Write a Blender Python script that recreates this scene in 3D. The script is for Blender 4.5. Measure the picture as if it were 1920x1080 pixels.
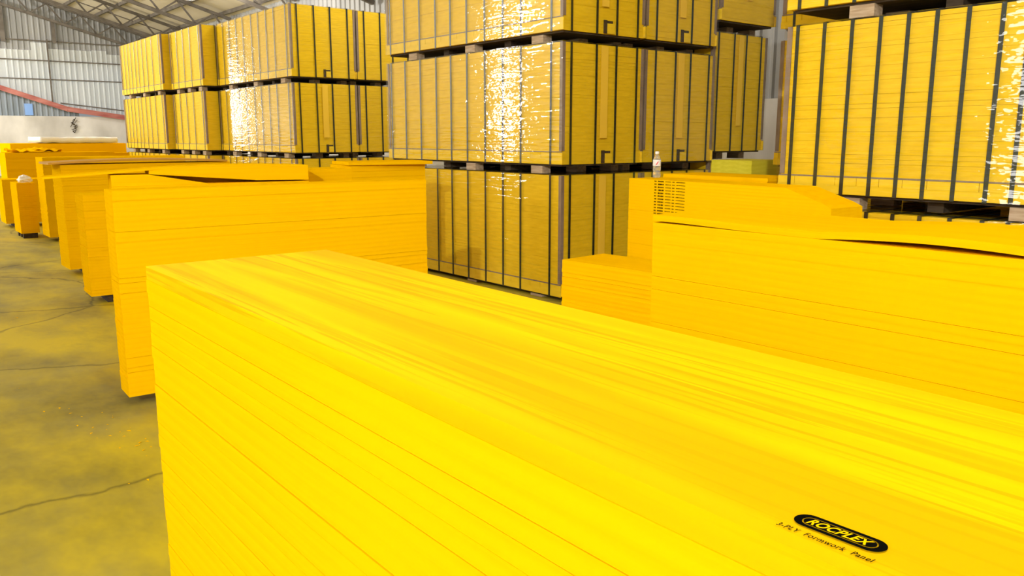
import bpy, bmesh, math, random
from mathutils import Vector, Matrix
for o in list(bpy.data.objects): bpy.data.objects.remove(o)
S = bpy.context.scene; COL = S.collection
R = math.radians
random.seed(7)

# ------------------------------------------------------------------ camera
cam = bpy.data.cameras.new('camera'); co = bpy.data.objects.new('camera', cam); COL.objects.link(co)
cam.sensor_width = 36.0; cam.lens = 1540.0/1920.0*36.0; cam.clip_start = 0.02; cam.clip_end = 200
co.location = (0, 0, 1.6)
co.rotation_euler = (R(90-10.449), 0, R(-39))
S.camera = co

# ------------------------------------------------------------------ world, daylight, exposure
W = bpy.data.worlds.new('sky'); S.world = W; W.use_nodes = True
W.node_tree.nodes['Background'].inputs[0].default_value = (0.90, 0.96, 1.0, 1)
W.node_tree.nodes['Background'].inputs[1].default_value = 0.3
S.view_settings.view_transform = 'Standard'; S.view_settings.look = 'None'
S.view_settings.gamma = 1.0; S.view_settings.use_curve_mapping = False
S.view_settings.exposure = 0.0

def area(name, loc, rot, sx, sy, power, col=(1, 1, 1)):
    l = bpy.data.lights.new(name, 'AREA'); l.shape = 'RECTANGLE'; l.size = sx; l.size_y = sy
    l.energy = power; l.color = col
    o = bpy.data.objects.new(name, l); COL.objects.link(o); o.location = loc; o.rotation_euler = rot
    return o
# daylight entering the open front of the hall and the doorways of the left wall
area('front_opening_daylight', (-1, -5.9, 3.2), (R(90), 0, 0), 13, 5.5, 20, (1, .97, .92))
for (y0, y1, z0, z1, p) in ((6.0, 6.8, 0.2, 4.6, 110), (22.9, 23.8, 0.2, 5.2, 260), (34.2, 37.2, 0.2, 5.2, 1000)):
    area('doorway_daylight', (-7.95, (y0+y1)/2, (z0+z1)/2), (R(90), 0, R(-90)), y1-y0, z1-z0, p, (1, .98, .95))

# ------------------------------------------------------------------ helpers
class MB:
    def __init__(s): s.v = []; s.f = []
    def box(s, x0, x1, y0, y1, z0, z1):
        n = len(s.v)
        s.v += [(x0,y0,z0),(x1,y0,z0),(x1,y1,z0),(x0,y1,z0),(x0,y0,z1),(x1,y0,z1),(x1,y1,z1),(x0,y1,z1)]
        s.f += [tuple(n+i for i in q) for q in ((3,2,1,0),(4,5,6,7),(0,1,5,4),(1,2,6,5),(2,3,7,6),(3,0,4,7))]
        return s
    def bar(s, a, b, w, h=None):
        h = h or w
        a = Vector(a); b = Vector(b); d = (b-a).normalized()
        up = Vector((0,0,1)) if abs(d.z) < .95 else Vector((0,1,0))
        r = d.cross(up).normalized(); u = r.cross(d)
        n = len(s.v)
        for p in (a, b):
            for (i, j) in ((-1,-1),(1,-1),(1,1),(-1,1)): s.v.append(tuple(p+r*(i*w/2)+u*(j*h/2)))
        s.f += [tuple(n+i for i in q) for q in ((0,1,2,3),(7,6,5,4),(1,0,4,5),(2,1,5,6),(3,2,6,7),(0,3,7,4))]
        return s
    def quad(s, *p):
        n = len(s.v); s.v += [tuple(q) for q in p]; s.f.append(tuple(range(n, n+len(p)))); return s
    def mesh(s, name, mat):
        m = bpy.data.meshes.new(name); m.from_pydata(s.v, [], s.f); m.update()
        if mat: m.materials.append(mat)
        return m
    def build(s, name, mat, parent=None, smooth=False):
        m = s.mesh(name, mat)
        bm = bmesh.new(); bm.from_mesh(m); bmesh.ops.recalc_face_normals(bm, faces=bm.faces); bm.to_mesh(m); bm.free()
        if smooth:
            for p in m.polygons: p.use_smooth = True
        return link(name, m, parent)
def link(name, m, parent=None):
    o = bpy.data.objects.new(name, m); COL.objects.link(o)
    if parent: o.parent = parent
    return o
def empty(name, loc, rz=0):
    o = bpy.data.objects.new(name, None); COL.objects.link(o); o.location = loc; o.rotation_euler = (0, 0, rz)
    o.empty_display_size = .1
    return o
def tag(o, label, cat, group=None):
    o['label'] = label; o['category'] = cat
    if group: o['group'] = group
    return o
def struct(o): o['kind'] = 'structure'; return o
def stuff(o): o['kind'] = 'stuff'; return o
def lathe(prof, n=20):
    mb = MB()
    for (r, z) in prof:
        for k in range(n): mb.v.append((r*math.cos(2*math.pi*k/n), r*math.sin(2*math.pi*k/n), z))
    for i in range(len(prof)-1):
        for k in range(n):
            mb.f.append((i*n+k, i*n+(k+1)%n, (i+1)*n+(k+1)%n, (i+1)*n+k))
    mb.f.append(tuple(reversed(range(n)))); mb.f.append(tuple(range((len(prof)-1)*n, len(prof)*n)))
    return mb

# ------------------------------------------------------------------ materials
def mat(name, col, rough=.6, metal=0, spec=.4):
    m = bpy.data.materials.new(name); m.use_nodes = True
    b = m.node_tree.nodes['Principled BSDF']
    b.inputs['Base Color'].default_value = (*col, 1); b.inputs['Roughness'].default_value = rough
    b.inputs['Metallic'].default_value = metal; b.inputs['Specular IOR Level'].default_value = spec
    return m
def N(m, t, **k):
    n = m.node_tree.nodes.new(t)
    for a, v in k.items():
        if a.startswith('i_'): n.inputs[a[2:].replace('_', ' ')].default_value = v
        else: setattr(n, a, v)
    return n
def L(m, a, ao, b, bi): m.node_tree.links.new(a.outputs[ao], b.inputs[bi])
def coords(m, scale, kind='Object', loc=(0,0,0)):
    t = N(m, 'ShaderNodeTexCoord'); mp = N(m, 'ShaderNodeMapping')
    mp.inputs['Scale'].default_value = scale; mp.inputs['Location'].default_value = loc
    L(m, t, kind, mp, 'Vector'); return mp
def ramp(m, src, so, stops):
    r = N(m, 'ShaderNodeValToRGB'); L(m, src, so, r, 'Fac')
    e = r.color_ramp.elements
    e[0].position, e[0].color = stops[0][0], (*stops[0][1], 1)
    e[1].position, e[1].color = stops[-1][0], (*stops[-1][1], 1)
    for p, c in stops[1:-1]:
        q = e.new(p); q.color = (*c, 1)
    return r
def bump(m, src, so, strength, dist=.01):
    b = N(m, 'ShaderNodeBump'); b.inputs['Strength'].default_value = strength; b.inputs['Distance'].default_value = dist
    L(m, src, so, b, 'Height'); return b
def noisy(name, c1, c2, scale, rough=.7, bstr=.1, detail=5, lo=.35, hi=.65, spec=.3):
    m = mat(name, c1, rough, 0, spec); P = m.node_tree.nodes['Principled BSDF']
    mp = coords(m, scale); n = N(m, 'ShaderNodeTexNoise', i_Scale=1.0, i_Detail=detail); L(m, mp, 'Vector', n, 'Vector')
    r = ramp(m, n, 'Fac', [(lo, c1), (hi, c2)]); L(m, r, 'Color', P, 'Base Color')
    b = bump(m, n, 'Fac', bstr, .005); L(m, b, 'Normal', P, 'Normal')
    return m
YEL = (.92, .535, .001); YEL2 = (.88, .485, .001)
M = {}
# painted three-ply panel: fine grain along its length (x or y)
M['yx'] = noisy('yellow_panel_along_x', YEL2, YEL, (1.2, 14, 60), .8, .12, 6, .3, .6, .0)
M['yy'] = noisy('yellow_panel_along_y', YEL2, YEL, (14, 1.2, 60), .8, .12, 6, .3, .6, .0)
def grain_top():
    m = mat('yellow_panel_pine_grain', YEL, .8, 0, .02); P = m.node_tree.nodes['Principled BSDF']
    mp = coords(m, (1, .05, 1)); 
    d = N(m, 'ShaderNodeTexNoise', i_Scale=5.0, i_Detail=3); L(m, mp, 'Vector', d, 'Vector')
    big = ramp(m, d, 'Fac', [(.40, (0,0,0)), (.50, (1,1,1)), (.56, (.25,.25,.25)), (.66, (1,1,1))])
    mp2 = coords(m, (1, .022, 1), loc=(.3, .1, 0))
    f = N(m, 'ShaderNodeTexNoise', i_Scale=95.0, i_Detail=2); L(m, mp2, 'Vector', f, 'Vector')
    fine = ramp(m, f, 'Fac', [(.40, (0,0,0)), (.47, (1,1,1))])
    mp3 = coords(m, (1, .1, 1), loc=(1.3, 2.1, 0))
    k = N(m, 'ShaderNodeTexNoise', i_Scale=7.0, i_Detail=1); L(m, mp3, 'Vector', k, 'Vector')
    msk = ramp(m, k, 'Fac', [(.38, (0,0,0)), (.52, (1,1,1))])
    mx = N(m, 'ShaderNodeMix', data_type='RGBA'); 
    L(m, msk, 'Color', mx, 0); mx.inputs[6].default_value = (1,1,1,1); L(m, fine, 'Color', mx, 7)
    mu = N(m, 'ShaderNodeMix', data_type='RGBA', blend_type='MULTIPLY'); mu.inputs[0].default_value = .85
    L(m, mx, 2, mu, 6); L(m, big, 'Color', mu, 7)
    r = ramp(m, mu, 2, [(0, (.72, .41, .001)), (1, (.93, .585, .001))]); L(m, r, 'Color', P, 'Base Color')
    b = bump(m, mu, 2, .12, .003); L(m, b, 'Normal', P, 'Normal')
    return m
M['grain'] = grain_top()
M['pack'] = noisy('packed_panel_edges', (.80, .53, .012), (.88, .60, .02), (6, 6, 40), .6, .1, 4, .35, .65, .1)
M['skirt'] = noisy('yellow_skirt_board', (.84, .58, .02), (.92, .65, .03), (5, 5, 30), .6, .1, spec=.1)
M['ink'] = mat('black_print', (.004, .004, .003), .9, 0, .0)
M['inky'] = mat('yellow_print_gap', (.93, .57, .001), .8, 0, .0)
M['strap'] = mat('dark_green_strap', (.012, .022, .016), .35, 0, .5)
M['guard'] = noisy('grey_brown_card_edge', (.22, .16, .12), (.30, .23, .18), (20, 20, 6), .6, .1)
M['wood'] = noisy('pale_pallet_wood', (.34, .25, .16), (.48, .38, .27), (30, 6, 60), .8, .2)
M['darkwood'] = noisy('dark_pallet_wood', (.035, .024, .014), (.07, .05, .03), (20, 5, 40), .85, .2)
M['tape'] = mat('clear_brown_tape', (.84, .55, .05), .25, 0, .5)
M['steel'] = noisy('grey_truss_steel', (.10, .085, .07), (.16, .14, .12), (3, 3, 3), .7, .05)
M['roof'] = noisy('beige_roof_sheet', (.50, .44, .35), (.60, .54, .44), (.6, .25, 1), .8, .05)
M['sheetgrey'] = noisy('grey_corrugated_sheet', (.26, .26, .26), (.36, .36, .36), (.8, 1, .3), .6, .03)
M['sheetblue'] = noisy('blue_grey_corrugated_sheet', (.20, .24, .30), (.30, .34, .40), (.8, 1, .3), .6, .03)
M['beamred'] = noisy('faded_red_paint', (.36, .10, .09), (.56, .24, .21), (1, 4, 4), .6, .05)
M['blueglass'] = mat('blue_pane', (.22, .40, .85), .2)
M['concwall'] = noisy('stained_plaster_wall', (.46, .44, .42), (.76, .74, .73), (.9, 1, .6), .9, .1, 8, .3, .7)
M['white'] = mat('white_plastic', (.85, .86, .86), .4)
M['vine'] = mat('dry_vine', (.06, .045, .02), .9)
M['lime'] = noisy('pale_lime_panel', (.66, .60, .03), (.74, .68, .05), (3, 12, 40), .6, .1)
M['brownply'] = noisy('raw_brown_ply', (.52, .27, .03), (.62, .33, .04), (2, 10, 30), .7, .1)
M['cap'] = mat('white_bottle_cap', (.85, .85, .87), .4)
M['labelw'] = mat('white_bottle_label', (.75, .76, .78), .4)
M['labelr'] = mat('red_bottle_mark', (.6, .03, .05), .4)
def clear():
    m = mat('clear_bottle_plastic', (.95, .97, .98), .08); P = m.node_tree.nodes['Principled BSDF']
    P.inputs['Transmission Weight'].default_value = .85; P.inputs['IOR'].default_value = 1.3
    return m
M['pet'] = clear()
def translucent_sheet():
    m = mat('milky_translucent_sheet', (.80, .85, .88), .5); t = m.node_tree; P = t.nodes['Principled BSDF']
    mp = coords(m, (.5, 1, .3)); n = N(m, 'ShaderNodeTexNoise', i_Scale=1.0, i_Detail=6); L(m, mp, 'Vector', n, 'Vector')
    r = ramp(m, n, 'Fac', [(.3, (.80, .84, .86)), (.65, (.92, .95, .97))]); L(m, r, 'Color', P, 'Base Color')
    tr = N(m, 'ShaderNodeBsdfTranslucent'); L(m, r, 'Color', tr, 'Color')
    mx = N(m, 'ShaderNodeMixShader'); mx.inputs[0].default_value = .5
    L(m, P, 'BSDF', mx, 1); L(m, tr, 'BSDF', mx, 2); L(m, mx, 'Shader', t.nodes['Material Output'], 'Surface')
    return m
M['milky'] = translucent_sheet()
def film():
    m = bpy.data.materials.new('stretch_wrap_film'); m.use_nodes = True; t = m.node_tree; t.nodes.remove(t.nodes['Principled BSDF'])
    mp = coords(m, (2.2, 2.2, 26)); n1 = N(m, 'ShaderNodeTexNoise', i_Scale=1.0, i_Detail=1.5); n1.inputs['Distortion'].default_value = .6; L(m, mp, 'Vector', n1, 'Vector')
    mp2 = coords(m, (14, 14, 42), loc=(3, 1, 5)); n2 = N(m, 'ShaderNodeTexNoise', i_Scale=1.0, i_Detail=1); L(m, mp2, 'Vector', n2, 'Vector')
    ad = N(m, 'ShaderNodeMath', operation='MULTIPLY_ADD'); ad.inputs[1].default_value = .24; L(m, n2, 'Fac', ad, 0); L(m, n1, 'Fac', ad, 2)
    b = bump(m, ad, 'Value', .6, .010)
    g = N(m, 'ShaderNodeBsdfGlossy'); g.inputs['Roughness'].default_value = .04; g.inputs['Color'].default_value = (1,1,1,1)
    L(m, b, 'Normal', g, 'Normal')
    tr = N(m, 'ShaderNodeBsdfTransparent'); tr.inputs['Color'].default_value = (.97,.97,.96,1)
    lw = N(m, 'ShaderNodeLayerWeight'); lw.inputs['Blend'].default_value = .5; L(m, b, 'Normal', lw, 'Normal')
    pw = N(m, 'ShaderNodeMath', operation='POWER'); pw.inputs[1].default_value = 4; L(m, lw, 'Facing', pw, 0)
    fr = N(m, 'ShaderNodeMath', operation='MULTIPLY_ADD'); fr.inputs[1].default_value = .6; fr.inputs[2].default_value = .06; L(m, pw, 'Value', fr, 0)
    mx = N(m, 'ShaderNodeMixShader'); L(m, fr, 'Value', mx, 0); L(m, tr, 'BSDF', mx, 1); L(m, g, 'BSDF', mx, 2)
    L(m, mx, 'Shader', t.nodes['Material Output'], 'Surface')
    return m
M['film'] = film()
def floor_mat():
    m = mat('concrete_with_yellow_dust', (.2, .2, .1), .75, 0, .25); P = m.node_tree.nodes['Principled BSDF']
    mp = coords(m, (1, 1, 1)); n = N(m, 'ShaderNodeTexNoise', i_Scale=.9, i_Detail=8); n.inputs['Roughness'].default_value = .6; L(m, mp, 'Vector', n, 'Vector')
    g = ramp(m, n, 'Fac', [(.3, (.14, .115, .010)), (.7, (.32, .28, .075))])
    mp2 = coords(m, (1, .55, 1), loc=(5.2, 3.3, 0)); d = N(m, 'ShaderNodeTexNoise', i_Scale=.75, i_Detail=6); d.inputs['Roughness'].default_value = .65; L(m, mp2, 'Vector', d, 'Vector')
    k = ramp(m, d, 'Fac', [(.38, (0,0,0)), (.62, (1,1,1))])
    mx = N(m, 'ShaderNodeMix', data_type='RGBA'); L(m, k, 'Color', mx, 0); L(m, g, 'Color', mx, 6); mx.inputs[7].default_value = (.56, .44, .003, 1)
    v = N(m, 'ShaderNodeTexVoronoi', feature='DISTANCE_TO_EDGE', i_Scale=.55)
    mpd = coords(m, (1, 1, 1)); wn = N(m, 'ShaderNodeTexNoise', i_Scale=2.2, i_Detail=6); L(m, mpd, 'Vector', wn, 'Vector')
    vm = N(m, 'ShaderNodeMix', data_type='VECTOR'); vm.inputs[0].default_value = .22; L(m, mpd, 'Vector', vm, 4); L(m, wn, 'Color', vm, 5)
    L(m, vm, 1, v, 'Vector')
    c = ramp(m, v, 'Distance', [(.0, (.35,.35,.35)), (.008, (1,1,1))])
    mu = N(m, 'ShaderNodeMix', data_type='RGBA', blend_type='MULTIPLY'); mu.inputs[0].default_value = .8
    L(m, mx, 2, mu, 6); L(m, c, 'Color', mu, 7); L(m, mu, 2, P, 'Base Color')
    b = bump(m, n, 'Fac', .25, .01); L(m, b, 'Normal', P, 'Normal')
    return m
M['floor'] = floor_mat()

# ------------------------------------------------------------------ the hall
XR, XL, YB, YF, XRIDGE = 11.7, -8.0, 40.0, -6.0, -3.0
def zchord(X): return 6.814 - .281*(X-5.766)          # underside of the trusses
def zroof(X): return zchord(X) + .72 if X >= XRIDGE else zchord(2*XRIDGE-X) + .72
struct(MB().box(XL-.3, XR+.3, YF-3, YB+.3, -.2, 0).build('floor', M['floor']))
roof = MB()
for a, b in ((XL-.4, XRIDGE), (XRIDGE, XR+.3)):
    n = len(roof.v)
    for X in (a, b):
        for Y in (YF-.4, YB+.3):
            for dz in (0, .05): roof.v.append((X, Y, zroof(X)+dz+.12))
    roof.f += [tuple(n+i for i in q) for q in ((0,2,6,4),(1,5,7,3),(0,1,3,2),(4,6,7,5),(0,4,5,1),(2,3,7,6))]
ceil = struct(roof.build('ceiling', M['roof']))
pm = MB().box(-.04, .04, YF, YB, -.06, .06).mesh('purlin', M['steel'])
X = XR-.25
while X > XRIDGE:
    o = link('purlin', pm, ceil); o.location = (X, 0, zroof(X)+.055); X -= 1.15
for j, Y in enumerate((24.4, 34.2, 38.0)):        # cross seams of the roof sheets
    o = MB().bar((XRIDGE, Y, zroof(XRIDGE)+.1), (XR, Y, zroof(XR)+.1), .05, .03).build('roof_seam', M['steel'], ceil)
# trusses
names = ('standing against the end wall', 'second from the end wall', 'third from the end wall', 'fourth from the end wall', 'nearest in view at top edge')
for Y, nm in zip((39.6, 35.6, 30.8, 25.2, 20.4), names):
    t = tag(empty('roof_truss', (XR, Y, zchord(XR))), 'grey steel lattice roof truss, ' + nm, 'truss', 'steel roof trusses')
    def rel(X, z): return (X-XR, 0, z-zchord(XR))
    MB().bar(rel(XRIDGE, zchord(XRIDGE)), rel(XR, zchord(XR)), .12, .10).build('bottom_chord', M['steel'], t)
    MB().bar(rel(XRIDGE, zchord(XRIDGE)+.66), rel(XR, zchord(XR)+.66), .12, .10).build('top_chord', M['steel'], t)
    X = XR; up = False; 
    while X-.62 > 0.5:
        a = rel(X, zchord(X)+(.62 if up else .04)); b = rel(X-.62, zchord(X-.62)+(.04 if up else .62))
        MB().bar(a, b, .055).build('web_bar', M['steel'], t)
        X -= .62; up = not up
# end wall: concrete base, corrugated sheets above with their own depth
wall = struct(MB().box(XL, XR+.3, YB, YB+.25, 0, 2.45).build('wall_back', M['concwall']))
def corrugated(name, m, x0, x1, zlo, zhi, y, parent, p=.21):
    mb = MB(); X = x0; prof = []
    while X < x1-1e-6:
        for dx, dy in ((0, 0), (.62*p, 0), (.72*p, -.035), (.90*p, -.035)):
            if X+dx < x1: prof.append((X+dx, y+dy))
        X += p
    prof.append((x1, y))
    for (px, py) in prof:
        mb.v.append((px, py, zlo(px) if callable(zlo) else zlo)); mb.v.append((px, py, zhi(px) if callable(zhi) else zhi))
    for i in range(len(prof)-1): mb.f.append((2*i, 2*i+2, 2*i+3, 2*i+1))
    return mb.build(name, m, parent)
def redz(X):
    return 3.55-(X-5.45)*.338 if X < 7.83 else 2.747-(X-7.83)*.14
corrugated('grey_sheet', M['sheetgrey'], XL, XR+.2, 4.6, lambda X: zroof(X)+.1, YB+.06, wall)
def step(X):
    for lim, z in ((5.6, 5.08), (6.7, 5.12), (7.3, 5.44), (9.0, 5.22), (9.6, 5.26)):
        if X < lim: return z
    return 5.12
x = 2.0
k = 0
edges = [2.0, 4.0, 5.6, 6.7, 7.3, 8.4, 9.0, 9.6, 10.6, XR+.1]
for a, b in zip(edges[:-1], edges[1:]):
    corrugated('milky_sheet', M['milky'], a, b, lambda X: max(redz(X)-.02, 2.45), step((a+b)/2), YB-.02-.006*(k % 2), wall); k += 1
corrugated('blue_grey_sheet', M['sheetblue'], XL, 8.3, 2.45, lambda X: max(redz(max(X, 4.0))+.1, 2.5), YB+.03, wall)
for (a, b, z1, z2) in ((2.0, XR, 4.72, 4.72), (2.0, XR, 3.96, 3.96), (2.0, XR, 5.52, 5.52), (7.6, XR, 3.0, 2.55)):
    MB().bar((a, YB-.075, z1), (b, YB-.075, z2), .03, .045).build('girt', M['steel'], wall)
for (x, z0, z1, w) in ((7.58, 5.45, 6.3, .14), (5.72, 5.4, 6.95, .16), (7.3, 3.0, 5.6, .05)):
    MB().box(x-w/2, x+w/2, YB-.16, YB-.10, z0, z1).build('wall_post', M['steel'], wall)
rb = tag(empty('sloped_beam', (7.83, YB-.2, 2.747)), 'faded red sloping steel beam along the back wall', 'beam')
for a, b in (((2.5, 4.55), (7.83, 2.747)), ((7.83, 2.747), (XR, 2.20))):
    pa = (a[0]-7.83, 0, a[1]-2.747); pb = (b[0]-7.83, 0, b[1]-2.747)
    MB().bar(pa, pb, .07, .16).build('beam_web', M['beamred'], rb)
    for s in (-1, 1):
        MB().bar((pa[0], pa[1], pa[2]+s*.09), (pb[0], pb[1], pb[2]+s*.09), .14, .025).build('beam_flange', M['beamred'], rb)
w1 = struct(MB().box(6.25, 6.55, YB-.03, YB+.0, 2.48, 2.95).build('window_1', M['blueglass']))
v = MB()
random.seed(3)
for k in range(26):
    zz = 1.75+k*.022; xx = 8.05+random.uniform(-.05, .05)
    v.bar((xx, YB-.04, zz), (xx+random.uniform(-.1, .1), YB-.05-random.random()*.03, zz+random.uniform(-.05, .1)), .022)
v.bar((8.05, YB-.04, 2.25), (7.9, YB-.05, 2.0), .02).bar((8.05, YB-.04, 2.25), (8.15, YB-.05, 2.42), .02)
tag(stuff(v.build('dry_vine', M['vine'])), 'dark dry vine clinging to the pale concrete wall', 'vine')
# unseen tall pane added on the solid end wall, beyond the left picture edge
wn = struct(MB().box(-3.7, -2.7, YB-.06, YB-.01, .3, 5.2).build('added_pane', M['milky']))
for x in (-3.74, -2.7): MB().box(x, x+.04, YB-.09, YB-.005, .26, 5.24).build('added_pane_frame', M['steel'], wn)
area('added_glint_light', (-3.2, YB-.1, 2.75), (R(-90), 0, 0), .9, 4.8, 100, (.95, .98, 1))  # added light with no opening behind it, puts glints on the far package
# right wall
wr = struct(MB().box(XR+.05, XR+.25, YF, YB, 0, 2.2).build('wall_right', M['concwall']))
mb = MB(); Y = YF; prof = []
while Y < YB:
    for d, dx in ((0, 0), (.17, 0), (.2, -.035), (.24, -.035)): prof.append((XR+.12+dx, Y+d))
    Y += .28
for (px, py) in prof: mb.v.append((px, py, 2.2)); mb.v.append((px, py, zroof(XR)+.1))
for i in range(len(prof)-1): mb.f.append((2*i, 2*i+2, 2*i+3, 2*i+1))
mb.build('corrugated_sheet', M['sheetgrey'], wr)
# left wall with doorways
wl = MB(); Y = YF
for (y0, y1, zt) in ((6.0, 6.8, 4.6), (22.9, 23.8, 5.2), (34.2, 37.2, 5.2)):
    wl.box(XL-.2, XL, Y, y0, 0, 9.6); wl.box(XL-.2, XL, y0, y1, zt, 9.6); Y = y1
wl.box(XL-.2, XL, Y, YB, 0, 9.6)
struct(wl.build('wall_left', M['concwall']))

# ------------------------------------------------------------------ lamps
M['lampglow'] = mat('lamp_glow', (1, 1, 1), .5)
pb_ = M['lampglow'].node_tree.nodes['Principled BSDF']; pb_.inputs['Emission Color'].default_value = (1, .98, .93, 1); pb_.inputs['Emission Strength'].default_value = 12
def lamp(X, Y, z, label, power, soft=.2):
    t = tag(empty('high_bay_lamp', (X, Y, z)), label, 'lamp', 'lamps hanging from the roof')
    lathe([(.05, .30), (.07, .16), (.20, .06), (.24, 0), (.22, 0), (.18, .05), (.03, .14)], 20).build('lamp_shade', M['steel'], t, True)
    lathe([(.02, .01), (.10, .02), (.13, .05), (.10, .1), (.04, .12)], 16).build('bulb', M['lampglow'], t, True)
    MB().box(-.012, .012, -.012, .012, .28, zroof(X)+.1-z).build('hanging_rod', M['steel'], t)
    l = bpy.data.lights.new('lamp_light', 'POINT'); l.energy = power; l.shadow_soft_size = soft; l.color = (1, .96, .88)
    o = bpy.data.objects.new('lamp_light', l); COL.objects.link(o); o.parent = t; o.location = (0, 0, -.28)
lamp(7.95, 24.0, 5.33, 'glowing high-bay lamp hanging below the roof at top edge', 900)
for (x, y, z, p, soft, nm) in ((-6.7, -5.2, 5.9, 4300, .1, 'behind the camera'), (1.2, .4, 6.3, 380, .2, 'above the foreground stack'),
        (-5.0, 19, 6.4, 1300, .2, 'over the aisle beside the far left stacks'), (-2.5, 26, 6.4, 1000, .2, 'over the aisle near the back wall'),
        (.8, 35, 6.4, 1500, .2, 'beside the back wall'), (7.4, 10.9, 5.9, 300, .2, 'above the central tower')):
    lamp(x, y, z, 'unseen high-bay lamp hanging ' + nm, p, soft)

# ------------------------------------------------------------------ loose panel stacks
PANELS = {}
def panel_mesh(dx, dy, T, m):
    k = (round(dx, 4), round(dy, 4), round(T, 4), m.name)
    if k not in PANELS: PANELS[k] = MB().box(0, dx, 0, dy, 0, T).mesh('panel', m)
    return PANELS[k]
def bowed(parent, x0, x1, y0, y1, T, zf, m, axis='x', seg=20, name='panel'):
    mb = MB()
    for i in range(seg+1):
        t = i/seg
        if axis == 'x':
            X = x0+(x1-x0)*t; z = zf(X); mb.v += [(X, y0, z), (X, y1, z), (X, y1, z+T), (X, y0, z+T)]
        else:
            Y = y0+(y1-y0)*t; z = zf(Y); mb.v += [(x0, Y, z), (x1, Y, z), (x1, Y, z+T), (x0, Y, z+T)]
    for i in range(seg):
        for k in range(4): mb.f.append((4*i+k, 4*i+(k+1) % 4, 4*i+4+(k+1) % 4, 4*i+4+k))
    mb.f.append((3, 2, 1, 0)); n = 4*seg; mb.f.append((n, n+1, n+2, n+3))
    return mb.build(name, m, parent)
def stack(label, anchor, xr, yr, ztop, yaw=0, pitch=.03, along='x', jit=.003, gapp=.25, gap=.0012, base=.075, top=None, trim=None, seed=1, m=None, cat='panel stack'):
    rnd = random.Random(seed)
    t = tag(empty('panel_stack', (anchor[0], anchor[1], 0), R(yaw)), label, cat, 'loose stacks of yellow panels')
    m = m or (M['yx'] if along == 'x' else M['yy'])
    dx, dy = xr[1]-xr[0], yr[1]-yr[0]
    # bearers across the short way
    for q in (.12, .5, .88):
        if along == 'x': bb = MB().box(xr[0]+dx*q-.05, xr[0]+dx*q+.05, yr[0]+.03, yr[1]-.03, 0, base)
        else: bb = MB().box(xr[0]+.03, xr[1]-.03, yr[0]+dy*q-.05, yr[0]+dy*q+.05, 0, base)
        bb.build('bearer', M['darkwood'], t)
    n = max(1, round((ztop-base)/pitch)); T = (ztop-base)/n
    out = []
    for i in range(n):
        g = gap if rnd.random() < gapp else .0001
        last = i == n-1
        x1 = xr[0]; y1 = yr[0]; px, py = dx, dy
        if trim:
            c = trim(i, n)
            if along == 'x': px = dx-c
            else: y1 += c; py = dy-c
        o = link('panel', panel_mesh(px, py, T-g, (top if (top and last) else m)), t)
        o.location = (x1+rnd.uniform(-jit, jit), y1+rnd.uniform(-jit, jit), base+i*T)
        out.append(o)
    return t, out, T

# foreground stack with the printed mark
tF, pF, TF = stack('large bright yellow panel stack in the foreground with printed mark on top', (.498, 1.90), (0, .432), (-2.35, 0), 1.32, -.54,
    pitch=.030, along='y', jit=.0012, gapp=.55, gap=.0011, top=M['grain'], seed=5, base=.09)
topF = pF[-1]
# printed mark: pill shaped badge with letters, and the line under it; built flat on the top panel
def text_mesh(body, size, shear=0, offset=0, spacing=1.0, wspace=1.0, xs=1.0):
    c = bpy.data.curves.new('lettering', 'FONT'); c.body = body; c.size = size; c.shear = shear; c.offset = offset
    c.space_character = spacing; c.space_word = wspace; c.align_x = 'CENTER'; c.align_y = 'CENTER'; c.extrude = 0
    o = bpy.data.objects.new('lettering', c); COL.objects.link(o)
    dg = bpy.context.evaluated_depsgraph_get(); dg.update()
    me = bpy.data.meshes.new_from_object(o.evaluated_get(dg)); bpy.data.objects.remove(o); bpy.data.curves.remove(c)
    me.transform(Matrix.Diagonal((xs, 1, 1, 1)))
    return me
def fit(me, length, height):
    xs = [v.co.x for v in me.vertices]; ys = [v.co.y for v in me.vertices]
    cx, cy = (min(xs)+max(xs))/2, (min(ys)+max(ys))/2
    for v in me.vertices:
        v.co.x = (v.co.x-cx)*length/(max(xs)-min(xs)); v.co.y = (v.co.y-cy)*height/(max(ys)-min(ys))
def pill(l, w, n=14):
    pts = []; r = w/2
    for k in range(n+1):
        a = -math.pi/2+math.pi*k/n; pts.append((l/2-r+r*math.cos(a), r*math.sin(a)))
    for k in range(n+1):
        a = math.pi/2+math.pi*k/n; pts.append((-l/2+r+r*math.cos(a), r*math.sin(a)))
    return pts
def flat(name, pts, z, m, parent):
    return MB().quad(*[(x, y, z) for x, y in pts]).build(name, m, parent)
def ring(name, po, pi_, z, m, parent):
    mb = MB(); n = len(po)
    mb.v = [(x, y, z) for x, y in po]+[(x, y, z) for x, y in pi_]
    mb.f = [(i, (i+1) % n, n+(i+1) % n, n+i) for i in range(n)]
    return mb.build(name, m, parent)
bpy.context.view_layer.update()
mw = (Matrix.Translation((.498, 1.90, 0)) @ Matrix.Rotation(R(-.54), 4, 'Z') @ Matrix.Translation(topF.location)).inverted()
def on_top(o, X, Y, rz, lift):
    p = mw @ Vector((X, Y, 1.32)); o.location = (p.x, p.y, TF+lift); o.rotation_euler = (0, 0, R(rz))
badge = ring('printed_badge', pill(.0685, .0215), pill(.0565, .0140), 0, M['ink'], topF)
on_top(badge, .5285, .2785, -90+2.2, .00015)
flat('badge_field', pill(.0545, .0118), .00002, M['ink'], badge)
me = text_mesh('ROCPLEX', 1, .35, .028, 1.06); fit(me, .0480, .0098); me.materials.append(M['inky'])
lt = link('badge_lettering', me, badge); lt.location = (0, 0, .0001)
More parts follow.
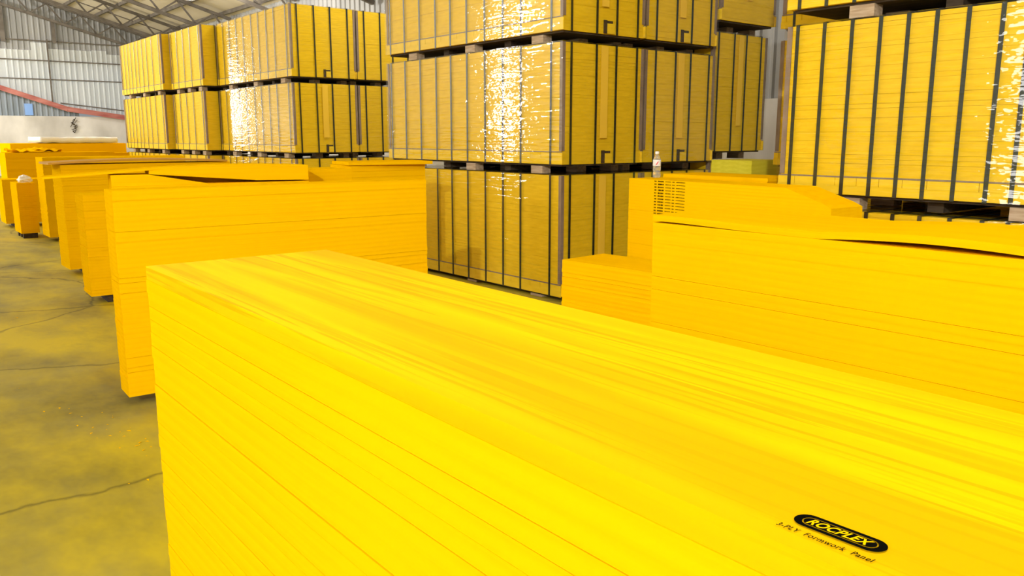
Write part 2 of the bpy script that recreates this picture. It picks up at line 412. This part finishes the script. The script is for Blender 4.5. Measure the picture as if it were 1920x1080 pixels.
me = text_mesh('3-PLY  Formwork  Panel', 1, .15, .014, 1.15); fit(me, .0725, .0062); me.materials.append(M['ink'])
lt = link('printed_line', me, topF); on_top(lt, .5075, .2785, -90+1.6, .00015)

# stack A, across behind the foreground stack
tA, pA, TA = stack('tall yellow panel stack standing crosswise right behind the foreground stack', (1.187, 5.1), (0, 2.075), (0, .22), 1.297, -2.5, pitch=.03, jit=.002, gapp=.18, gap=.0016, seed=11, base=.065)
# stack B with its bowed upper sheets
tB, pB, TB = stack('yellow panel stack whose bowed top sheets lift over a dark gap', (1.40, 6.0), (0, 1.34), (0, .26), 1.268, -9, pitch=.026, seed=12)
def prism(parent, pts, y0, y1, m, name='panel'):
    mb = MB(); n = len(pts)
    mb.v = [(x, y0, z) for x, z in pts]+[(x, y1, z) for x, z in pts]
    mb.f = [(i, (i+1) % n, n+(i+1) % n, n+i) for i in range(n)]+[tuple(range(n)), tuple(range(2*n-1, n-1, -1))]
    return mb.build(name, m, parent)
def ztopB(X):
    pts = ((-.40, 1.328), (0, 1.354), (.35, 1.380), (.69, 1.391), (1.0, 1.388), (1.34, 1.378))
    for (a, za), (b, z2) in zip(pts[:-1], pts[1:]):
        if X <= b: return za+(z2-za)*(X-a)/(b-a)
    return pts[-1][1]
prism(tB, [(0, 1.2685), (0, 1.345), (.23, 1.345), (.62, 1.274), (1.34, 1.274), (1.34, 1.2685)], 0, .26, M['yx'], 'bent_panel')
prism(tB, [(.24, 1.346), (.97, 1.287), (1.34, 1.283), (1.34, 1.3775), (1.0, 1.3875), (.69, 1.3905), (.35, 1.3795), (.24, 1.3705)], 0, .26, M['yx'], 'bent_panel')
prism(tB, [(.236, 1.3455), (.97, 1.286), (1.0, 1.2745), (.62, 1.2745)], .22, .26, M['yx'], 'bent_panel')
bowed(tB, -.40, 1.34, 0, .26, .013, ztopB, M['yx'], seg=24)
stack('short yellow panel pile between the bowed stack and the wrapped tower', (2.80, 6.12), (0, .46), (0, .42), 1.343, 0, pitch=.028, seed=13)
stack('yellow panel pile with two loose sheets beside the wrapped tower', (3.42, 6.95), (.27, 1.05), (0, .5), 1.335, -4, pitch=.028, seed=14)
lp = bowed(None, 0, .85, 0, .5, .03, lambda X: .0, M['yx'], name='loose_panel')
tag(lp, 'loose yellow panel lying askew on the pile beside the wrapped tower', 'panel'); lp.location = (3.66, 6.92, 1.337); lp.rotation_euler = (0, 0, R(-9))
# the row of stacks on the left
stack('low narrow yellow stack behind the left end of the tall crosswise stack', (1.75, 8.62), (0, 1.6), (0, .42), 1.05, -3, pitch=.03, seed=15)
tC, pC, TC = stack('yellow stack in the left row with a warped brownish sheet on top', (1.945, 10.56), (0, 1.95), (0, .5), 1.285, 0, pitch=.03, seed=16)
o = bowed(tC, -.13, 1.9, -.05, .5, .022, lambda X: 1.288+.028*max(0, math.sin(math.pi*min(1, max(0, (X+.13)/2.03)))), M['brownply'], name='warped_panel')
o['label'] = 'warped brownish sheet'
stack('dark-faced yellow stack with bright narrow end next to the white bundle', (2.38, 14.2), (0, 2.1), (0, .55), 1.288, 0, pitch=.03, seed=17)
tG, pG, TG = stack('half-height yellow stack carrying the crumpled white bundle', (2.12, 15.0), (0, .26), (0, .6), .878, 0, pitch=.03, seed=18, along='y', base=.08)
stack('half-height yellow stack at the left picture edge', (2.18, 16.95), (0, 1.6), (0, .6), .852, 0, pitch=.03, seed=19)
stack('wide yellow stack with crumpled sheeting on top far left', (2.55, 19.0), (0, 2.0), (0, .8), 1.285, 0, pitch=.03, seed=20)
stack('long yellow stack under the white plastic cover near the back wall', (3.1, 22.2), (0, 2.5), (0, 1.6), 1.44, 0, pitch=.03, seed=21)
stack('bright yellow stack close to the far left wrapped tower', (4.62, 19.9), (0, .45), (0, .5), 1.25, 0, pitch=.03, seed=22)

# right side stacks
tK, pK, TK = stack('big yellow panel stack at right with a bowed top sheet', (2.805, 2.458), (0, .62), (-2.45, 0), 1.222, 1.2, pitch=.03, along='y', jit=.0015, gapp=.2, gap=.0014, seed=23)
def zK(Y):
    d = -Y
    return 1.2225 + .0075*math.exp(-((d-.10)/.28)**2) + .019*max(0, math.sin(math.pi*min(1, max(0, (d-.80)/.86)))) 
bowed(tK, -.002, .62, -2.45, 0, .027, zK, M['yy'], axis='y', seg=60)
tJ, pJ, TJ = stack('yellow panel stack with rows of printed edges under the water bottle', (4.787, 4.454), (0, .32), (-1.81, 0), 1.28, -4.9, pitch=.022, along='y', jit=.0008, gapp=.12, gap=.0010, seed=24)
for k, o in enumerate(reversed(pJ[-5:])):            # ends of the upper panels sawn off on a slant
    c1 = max(0, .345-.073*k); c0 = max(0, .345-.073*(k+1)); dx, dy = .32, 1.81; T_ = TJ-.0003
    mb = MB(); mb.v = [(0, c0, 0), (dx, c0, 0), (dx, dy, 0), (0, dy, 0), (0, c1, T_), (dx, c1, T_), (dx, dy, T_), (0, dy, T_)]
    mb.f = [(3,2,1,0),(4,5,6,7),(0,1,5,4),(1,2,6,5),(2,3,7,6),(3,0,4,7)]
    o.data = mb.mesh('panel', M['yy'])
# rows of tiny print on the edges of the upper panels
rp = random.Random(4)
for o in pJ[-14:]:
    mb = MB(); dyl = max(v.co.y for v in o.data.vertices)
    for (a, b, w, hgt) in ((4.172, 4.145, .006, .010), (4.135, 4.068, .007, .011), (4.057, 3.996, .005, .006), (3.986, 3.961, .005, .007), (3.946, 3.853, .005, .006)):
        y = a
        while y-w > b:
            hh = hgt*rp.uniform(.75, 1.1); yy = dyl-(4.454-y)-rp.uniform(0, .002)
            mb.quad((-.0006, yy, .011-hh/2), (-.0006, yy-w*.8, .011-hh/2), (-.0006, yy-w*.8, .011+hh/2), (-.0006, yy, .011+hh/2)); y -= w
    mb.build('printed_marks', M['ink'], o)
stack('yellow stack behind the printed stack, its top edge showing', (5.40, 3.62), (0, .5), (0, 1.05), 1.29, -2, pitch=.026, along='y', seed=25)
stack('low yellow block between the wrapped tower and the right stack', (3.64, 3.97), (0, .42), (-1.2, 0), .80, 4.5, pitch=.028, along='y', jit=.004, gapp=.15, seed=26)
stack('small pale lime pile in front of the far right tower', (7.17, 5.0), (0, .6), (0, .5), 1.36, 0, pitch=.045, m=M['lime'], seed=27)

# ------------------------------------------------------------------ wrapped, strapped packages
T1L = (.974, .873, .769, .665, .573, .477, .376, .28, .189, .046); T1S = (.087, .389, .637, .906)
def package(label, x0, x1, y0, y1, z0, hb=1.135, pal=.095, longs=T1L, shorts=T1S, wrap=True, grp='wrapped packages', guard=True, tape=True, notch=True, woodm='wood', skirt=True, seed=1):
    rnd = random.Random(seed)
    dx, dy = x1-x0, y1-y0
    t = tag(empty('wrapped_package', (x0, y0, z0), 0), label, 'package', grp)
    # pallet
    p = MB()
    p.box(0.02, dx-.02, 0.02, dy-.02, pal-.018, pal); 
    po = p.build('pallet', M['darkwood'], t)
    for q in (.12, .47, .83):
        for (bx0, bx1) in ((.012, .12), (dx/2-.06, dx/2+.06), (dx-.12, dx-.012)):
            MB().box(bx0, bx1, dy*q-.085, dy*q+.085, .002, pal-.019).build('pallet_block', M[woodm], po)
    for q in (.30, .65):
        MB().box(.10, dx-.10, dy*q-.05, dy*q+.05, .012, pal-.019).build('pallet_beam', M['darkwood'], po)
    # panels, joined (each only a few pixels high)
    b = MB(); n = 38; T = hb/n
    for i in range(n):
        a, c = rnd.uniform(-.0025, .0025), rnd.uniform(-.0025, .0025)
        b.box(a, dx+a, c, dy+c, pal+i*T, pal+(i+1)*T-(.0011 if rnd.random() < .3 else .0002))
    stuff(b.build('panel_block', M['pack'], t))
    # skirt board along the foot of the long faces
    if skirt:
        for xa, xb in ((-.014, -.003), (dx+.003, dx+.014)):
            s = MB(); y = -.02; k = 0
            while y < dy+.02-1e-6:
                ye = min(y+.155, dy+.02); s.box(xa, xb, y, ye-.004, pal+.06, pal+.114); y = ye
            s.box(xa, xb, -.02, dy+.02, pal+.002, pal+.061)
            s.build('skirt_board', M['skirt'], t)
            MB().box(xa-.001, xb, -.012, dy+.012, pal+.115, pal+.125).build('skirt_edge', M['guard'], t)
    if notch:
        nx = dx*.52
        MB().box(nx, nx+.10, -.016, -.003, pal+.005, pal+.10).build('wood_tab', M['skirt'], t)
        MB().box(nx-.045, nx-.002, -.012, -.003, pal+.005, pal+.13).build('notch_shade', M['darkwood'], t)  # dark brown L strips put in for the shade inside a recessed notch
        MB().box(nx-.045, nx+.075, -.013, -.003, pal+.102, pal+.125).build('notch_shade', M['darkwood'], t)
    # straps
    w = .013
    for f in longs:
        y = dy*f; s = MB()
        s.box(-.018, -.0148, y-w, y+w, pal-.004, pal+hb+.004); s.box(dx+.0148, dx+.018, y-w, y+w, pal-.004, pal+hb+.004)
        s.box(-.018, dx+.018, y-w, y+w, pal+hb+.002, pal+hb+.005)
        s.build('strap', M['strap'], t)
    for f in shorts:
        x = dx*f; s = MB()
        s.box(x-w, x+w, -.020, -.0165, pal-.004, pal+hb+.008); s.box(x-w, x+w, dy+.0165, dy+.020, pal-.004, pal+hb+.008)
        s.box(x-w, x+w, -.020, dy+.020, pal+hb+.0055, pal+hb+.008)
        s.build('strap', M['strap'], t)
    # edge guards
    if guard:
        for (gx, sx) in ((0, -1), (dx, 1)):
            for (gy, sy) in ((0, -1), (dy, 1)):
                g = MB()
                xa, xb = sorted((gx+sx*.004, gx+sx*.010)); g.box(xa, xb, *sorted((gy+sy*.010, gy-sy*.028)), pal+.13, pal+hb)
                ya, yb = sorted((gy+sy*.004, gy+sy*.010)); g.box(*sorted((gx+sx*.004, gx-sx*.028)), ya, yb, pal+.13, pal+hb)
                g.build('edge_guard', M['guard'], t)
    if tape:
        MB().box(dx*.44, dx*.53, -.0245, -.0235, pal+hb*.22, pal+hb*.99).build('tape_strip', M['tape'], t)
    if wrap:
        f = MB(); e = .024
        zz0, zz1 = pal+.0, pal+hb+.0095
        c = [(-e, -e), (dx+e, -e), (dx+e, dy+e), (-e, dy+e)]
        for i in range(4):
            a, b2 = c[i], c[(i+1) % 4]; f.quad((*a, zz0), (*b2, zz0), (*b2, zz1), (*a, zz1))
        f.quad(*[(*q, zz1) for q in c])
        f.build('wrap_film', M['film'], t)
    return t
H = 1.2402
T1 = (5.354, 6.45, 5.86, 9.01)
package('wrapped yellow package at the foot of the central tower', *T1, 0, seed=1, pal=.045, hb=1.185)
package('wrapped yellow package in the middle of the central tower, glinting film', *T1, H, seed=2)
package('topmost wrapped yellow package of the central tower, cut by top edge', *T1, 2*H, seed=3, woodm='wood')
T2 = (6.50, 7.62, 5.87, 9.0); T2S = (.127, .406, .625, .903)
package('lowest wrapped package of the tower right beside the central one', *T2, 0, shorts=T2S, longs=(.1, .5, .9), seed=4)
package('middle wrapped package of the tower right beside the central one', *T2, H, shorts=T2S, longs=(.1, .5, .9), seed=5)
package('topmost wrapped package of the tower right beside the central one', *T2, 2*H, shorts=T2S, longs=(.1, .5, .9), seed=6)
T3 = (7.70, 8.70, 5.95, 8.6); T3S = (.075, .361, .589, .875)
package('lowest wrapped package of the narrow tower behind the lime pile', *T3, 0, hb=1.22, shorts=T3S, longs=(.1, .5, .9), seed=7, notch=False)
package('middle wrapped package of the narrow tower behind the lime pile', *T3, 1.335, hb=1.31, pal=.10, shorts=T3S, longs=(.1, .5, .9), seed=8, notch=False)
package('topmost wrapped package of the narrow tower, without dark straps in front', T3[0]-.02, T3[1]-.02, T3[2]-.1, T3[3], 2.765, shorts=(), longs=(.1, .5, .9), seed=9, notch=False, hb=1.1)
# right tower near the picture edge
RY0, RY1 = .40, 3.44
RL = tuple((v-RY0)/(RY1-RY0) for v in (3.365, 3.163, 2.964, 2.771, 2.592, 2.418, 2.234, 2.046, 1.904, 1.72, 1.5, 1.25, 1.0, .75, .5))
RT = (5.30, 6.40, RY0, RY1)
package('wrapped package under the large right one, hidden behind loose stacks', *RT, 0, hb=1.005, longs=RL, seed=10)
package('large wrapped yellow package at the right edge with nine dark straps', *RT, 1.1105, hb=1.145, pal=.10, longs=RL, seed=11)
package('wrapped package on top of the large right one, cut by top edge', *RT, 2.367, hb=1.13, pal=.10, longs=RL, seed=12)
RT2 = (6.92, 8.0, 1.6, 4.56)
for k, s in enumerate(('lowest', 'middle', 'topmost')):
    package('%s dim package of the tower behind the right one' % s, *RT2, k*H, longs=(.96, .8, .6), seed=13+k, wrap=False, notch=False)
# towers on the far left
L3 = (5.917, 7.08, 13.02, 16.36); L3L = (.985, .887, .79, .688, .59, .473, .381, .279, .181, .042); L3S = (.096, .356, .606, .88)
for k, s in enumerate(('lowest', 'middle', 'topmost')):
    package('%s glossy package of the left tower with ten strapped panels' % s, *L3, k*H, longs=L3L, shorts=L3S, seed=16+k, tape=k == 1)
L4 = (7.14, 8.26, 13.05, 16.3)
for k, s in enumerate(('lowest', 'middle', 'topmost')):
    package('%s package of the left tower half hidden by the central one' % s, *L4, k*H, longs=(.1, .5, .9), shorts=(.12, .40, .62, .9), seed=19+k, tape=False, notch=False)
L2 = (5.647, 6.75, 16.46, 18.36)
for k, s in enumerate(('lowest', 'middle', 'topmost')):
    package('%s short package of the second tower from the left' % s, *L2, k*H, longs=(.93, .75, .54, .32, .05), shorts=(.25, .6, .9), seed=22+k, tape=False, notch=False, wrap=False)
L1 = (5.496, 6.6, 18.47, 21.65)
for k, s in enumerate(('lowest', 'middle', 'topmost')):
    package('%s package of the leftmost wrapped tower' % s, *L1, k*H, longs=(.96, .878, .791, .706, .609, .527, .421, .318, .193, .04), shorts=(.25, .6, .9), seed=25+k, tape=False, notch=False, wrap=False)

# tower across the aisle, beyond the left picture edge
AX = (-1.75, -.62, 7.0, 10.0)
for k, w in enumerate(('lowest', 'middle', 'topmost')):
    package('%s wrapped package of the tower across the aisle, beyond left edge' % w, *AX, k*H, seed=40+k, longs=(.95, .75, .5, .25, .05), notch=False, tape=False)

# ------------------------------------------------------------------ small things
bt = tag(empty('water_bottle', (5.015, 4.375, 1.2805)), 'clear plastic water bottle with white cap standing on the printed stack', 'bottle')
lathe([(.026, 0), (.031, .006), (.031, .03), (.028, .045), (.031, .06), (.031, .135), (.026, .155), (.013, .178), (.012, .19)], 24).build('bottle_body', M['pet'], bt, True)
lathe([(.0315, .092), (.0318, .093), (.0318, .138), (.0315, .139)], 24).build('bottle_label', M['labelw'], bt, True)
lathe([(.013, .182), (.0155, .184), (.0155, .200), (.013, .204), (.004, .205)], 18).build('bottle_cap', M['cap'], bt, True)
a = math.atan2(-4.375, -5.015)
mk = MB()
for (da, z0, z1) in ((-.25, .098, .112), (-.05, .102, .122), (.15, .112, .130)):
    p = []
    for (d, z) in ((da, z0), (da+.2, z0+.004), (da+.22, z1), (da+.04, z1-.004)):
        p.append((.0322*math.cos(a+d), .0322*math.sin(a+d), z))
    mk.quad(*p)
mk.build('label_mark', M['labelr'], bt)
# crumpled white bundle
def crumple(name, loc, r, label, cat, seed, sc=(1, 1, .8), m='white'):
    bm = bmesh.new(); bmesh.ops.create_icosphere(bm, subdivisions=4, radius=1)
    rd = random.Random(seed); ax = [(Vector((rd.gauss(0,1), rd.gauss(0,1), rd.gauss(0,1))).normalized(), rd.uniform(2, 7), rd.uniform(0, 6)) for _ in range(9)]
    for v in bm.verts:
        n = v.co.copy(); k = 1+sum(.075*abs(math.sin(f*n.dot(d)+p)) for d, f, p in ax)-.3
        v.co = Vector((n.x*k*sc[0]*r, n.y*k*sc[1]*r, max(-.55, n.z*k)*sc[2]*r))
    zmin = min(v.co.z for v in bm.verts)
    for v in bm.verts: v.co.z -= zmin
    me = bpy.data.meshes.new(name); bm.to_mesh(me); bm.free(); me.materials.append(M[m])
    return tag(link(name, me), label, cat)
c1 = crumple('plastic_bundle', None, .085, 'crumpled white plastic bundle on the half-height stack', 'bundle', 2); c1.location = (2.27, 15.22, .8785)
c2 = crumple('plastic_scrap', None, .05, 'small crumpled white scrap beside the larger bundle', 'scrap', 5, (1.6, 1, .6)); c2.location = (2.36, 15.45, .8785); c2.location.x = 2.33
# white plastic cover over the far stack
def cover(name, x0, x1, y0, y1, z, m, label, cat, drop=0, amp=.03, seed=1, thick=.004):
    mb = MB(); nx, ny = 40, 18; rd = random.Random(seed); ph = [rd.uniform(0, 6) for _ in range(6)]
    for j in range(ny+1):
        for i in range(nx+1):
            u, w = i/nx, j/ny; X = x0+(x1-x0)*u; Y = y0+(y1-y0)*w
            zz = z+amp*(.5+.25*math.sin(9*u+ph[0])+.25*math.sin(7*w+5*u+ph[1])) + amp*.3*math.sin(31*u+ph[2])*math.sin(13*w+ph[3])
            if j == 0 and drop: zz = z-drop-.02*math.sin(23*u+ph[4])-.015*math.sin(57*u); Y -= .01
            mb.v.append((X, Y, zz if (j == 0 and drop) else max(zz, z+.002)))
    for j in range(ny):
        for i in range(nx): k = j*(nx+1)+i; mb.f.append((k, k+1, k+nx+2, k+nx+1))
    o = mb.build(name, m, None, True)
    if o.data.polygons[0].normal.z < 0: o.data.flip_normals()
    md = o.modifiers.new('thickness', 'SOLIDIFY'); md.thickness = thick; md.offset = 1
    return tag(o, label, cat)
cover('plastic_cover', 3.72, 5.42, 22.22, 23.8, 1.4415, M['white'], 'white plastic cover spread on the far yellow stack', 'cover', amp=.02, seed=4, thick=.13)
cover('crumpled_sheet', 2.62, 3.6, 19.05, 19.7, 1.29, M['yx'], 'crumpled yellow sheeting lying on the wide far left stack', 'sheet', amp=.08, seed=9)
# paint chips on the floor
ch = MB(); rc = random.Random(8)
for k in range(110):
    X = rc.uniform(-.6, 2.2); Y = rc.uniform(1.5, 12)
    if k < 40: X, Y = 1.05+rc.gauss(0, .12), 4.75+rc.gauss(0, .35)
    if X > .45 and Y < 2.0: continue
    if X > 1.1 and Y > 5.0: X -= 1.2
    s = rc.uniform(.004, .016); a = rc.uniform(0, 3.1)
    ca, sa = math.cos(a)*s, math.sin(a)*s
    ch.quad((X+ca, Y+sa, .0012), (X-sa*.4, Y+ca*.4, .003), (X-ca, Y-sa, .0012), (X+sa*.5, Y-ca*.5, .004))
tag(stuff(ch.build('paint_chips', M['yx'])), 'scattered yellow paint chips on the dusty floor', 'chips')
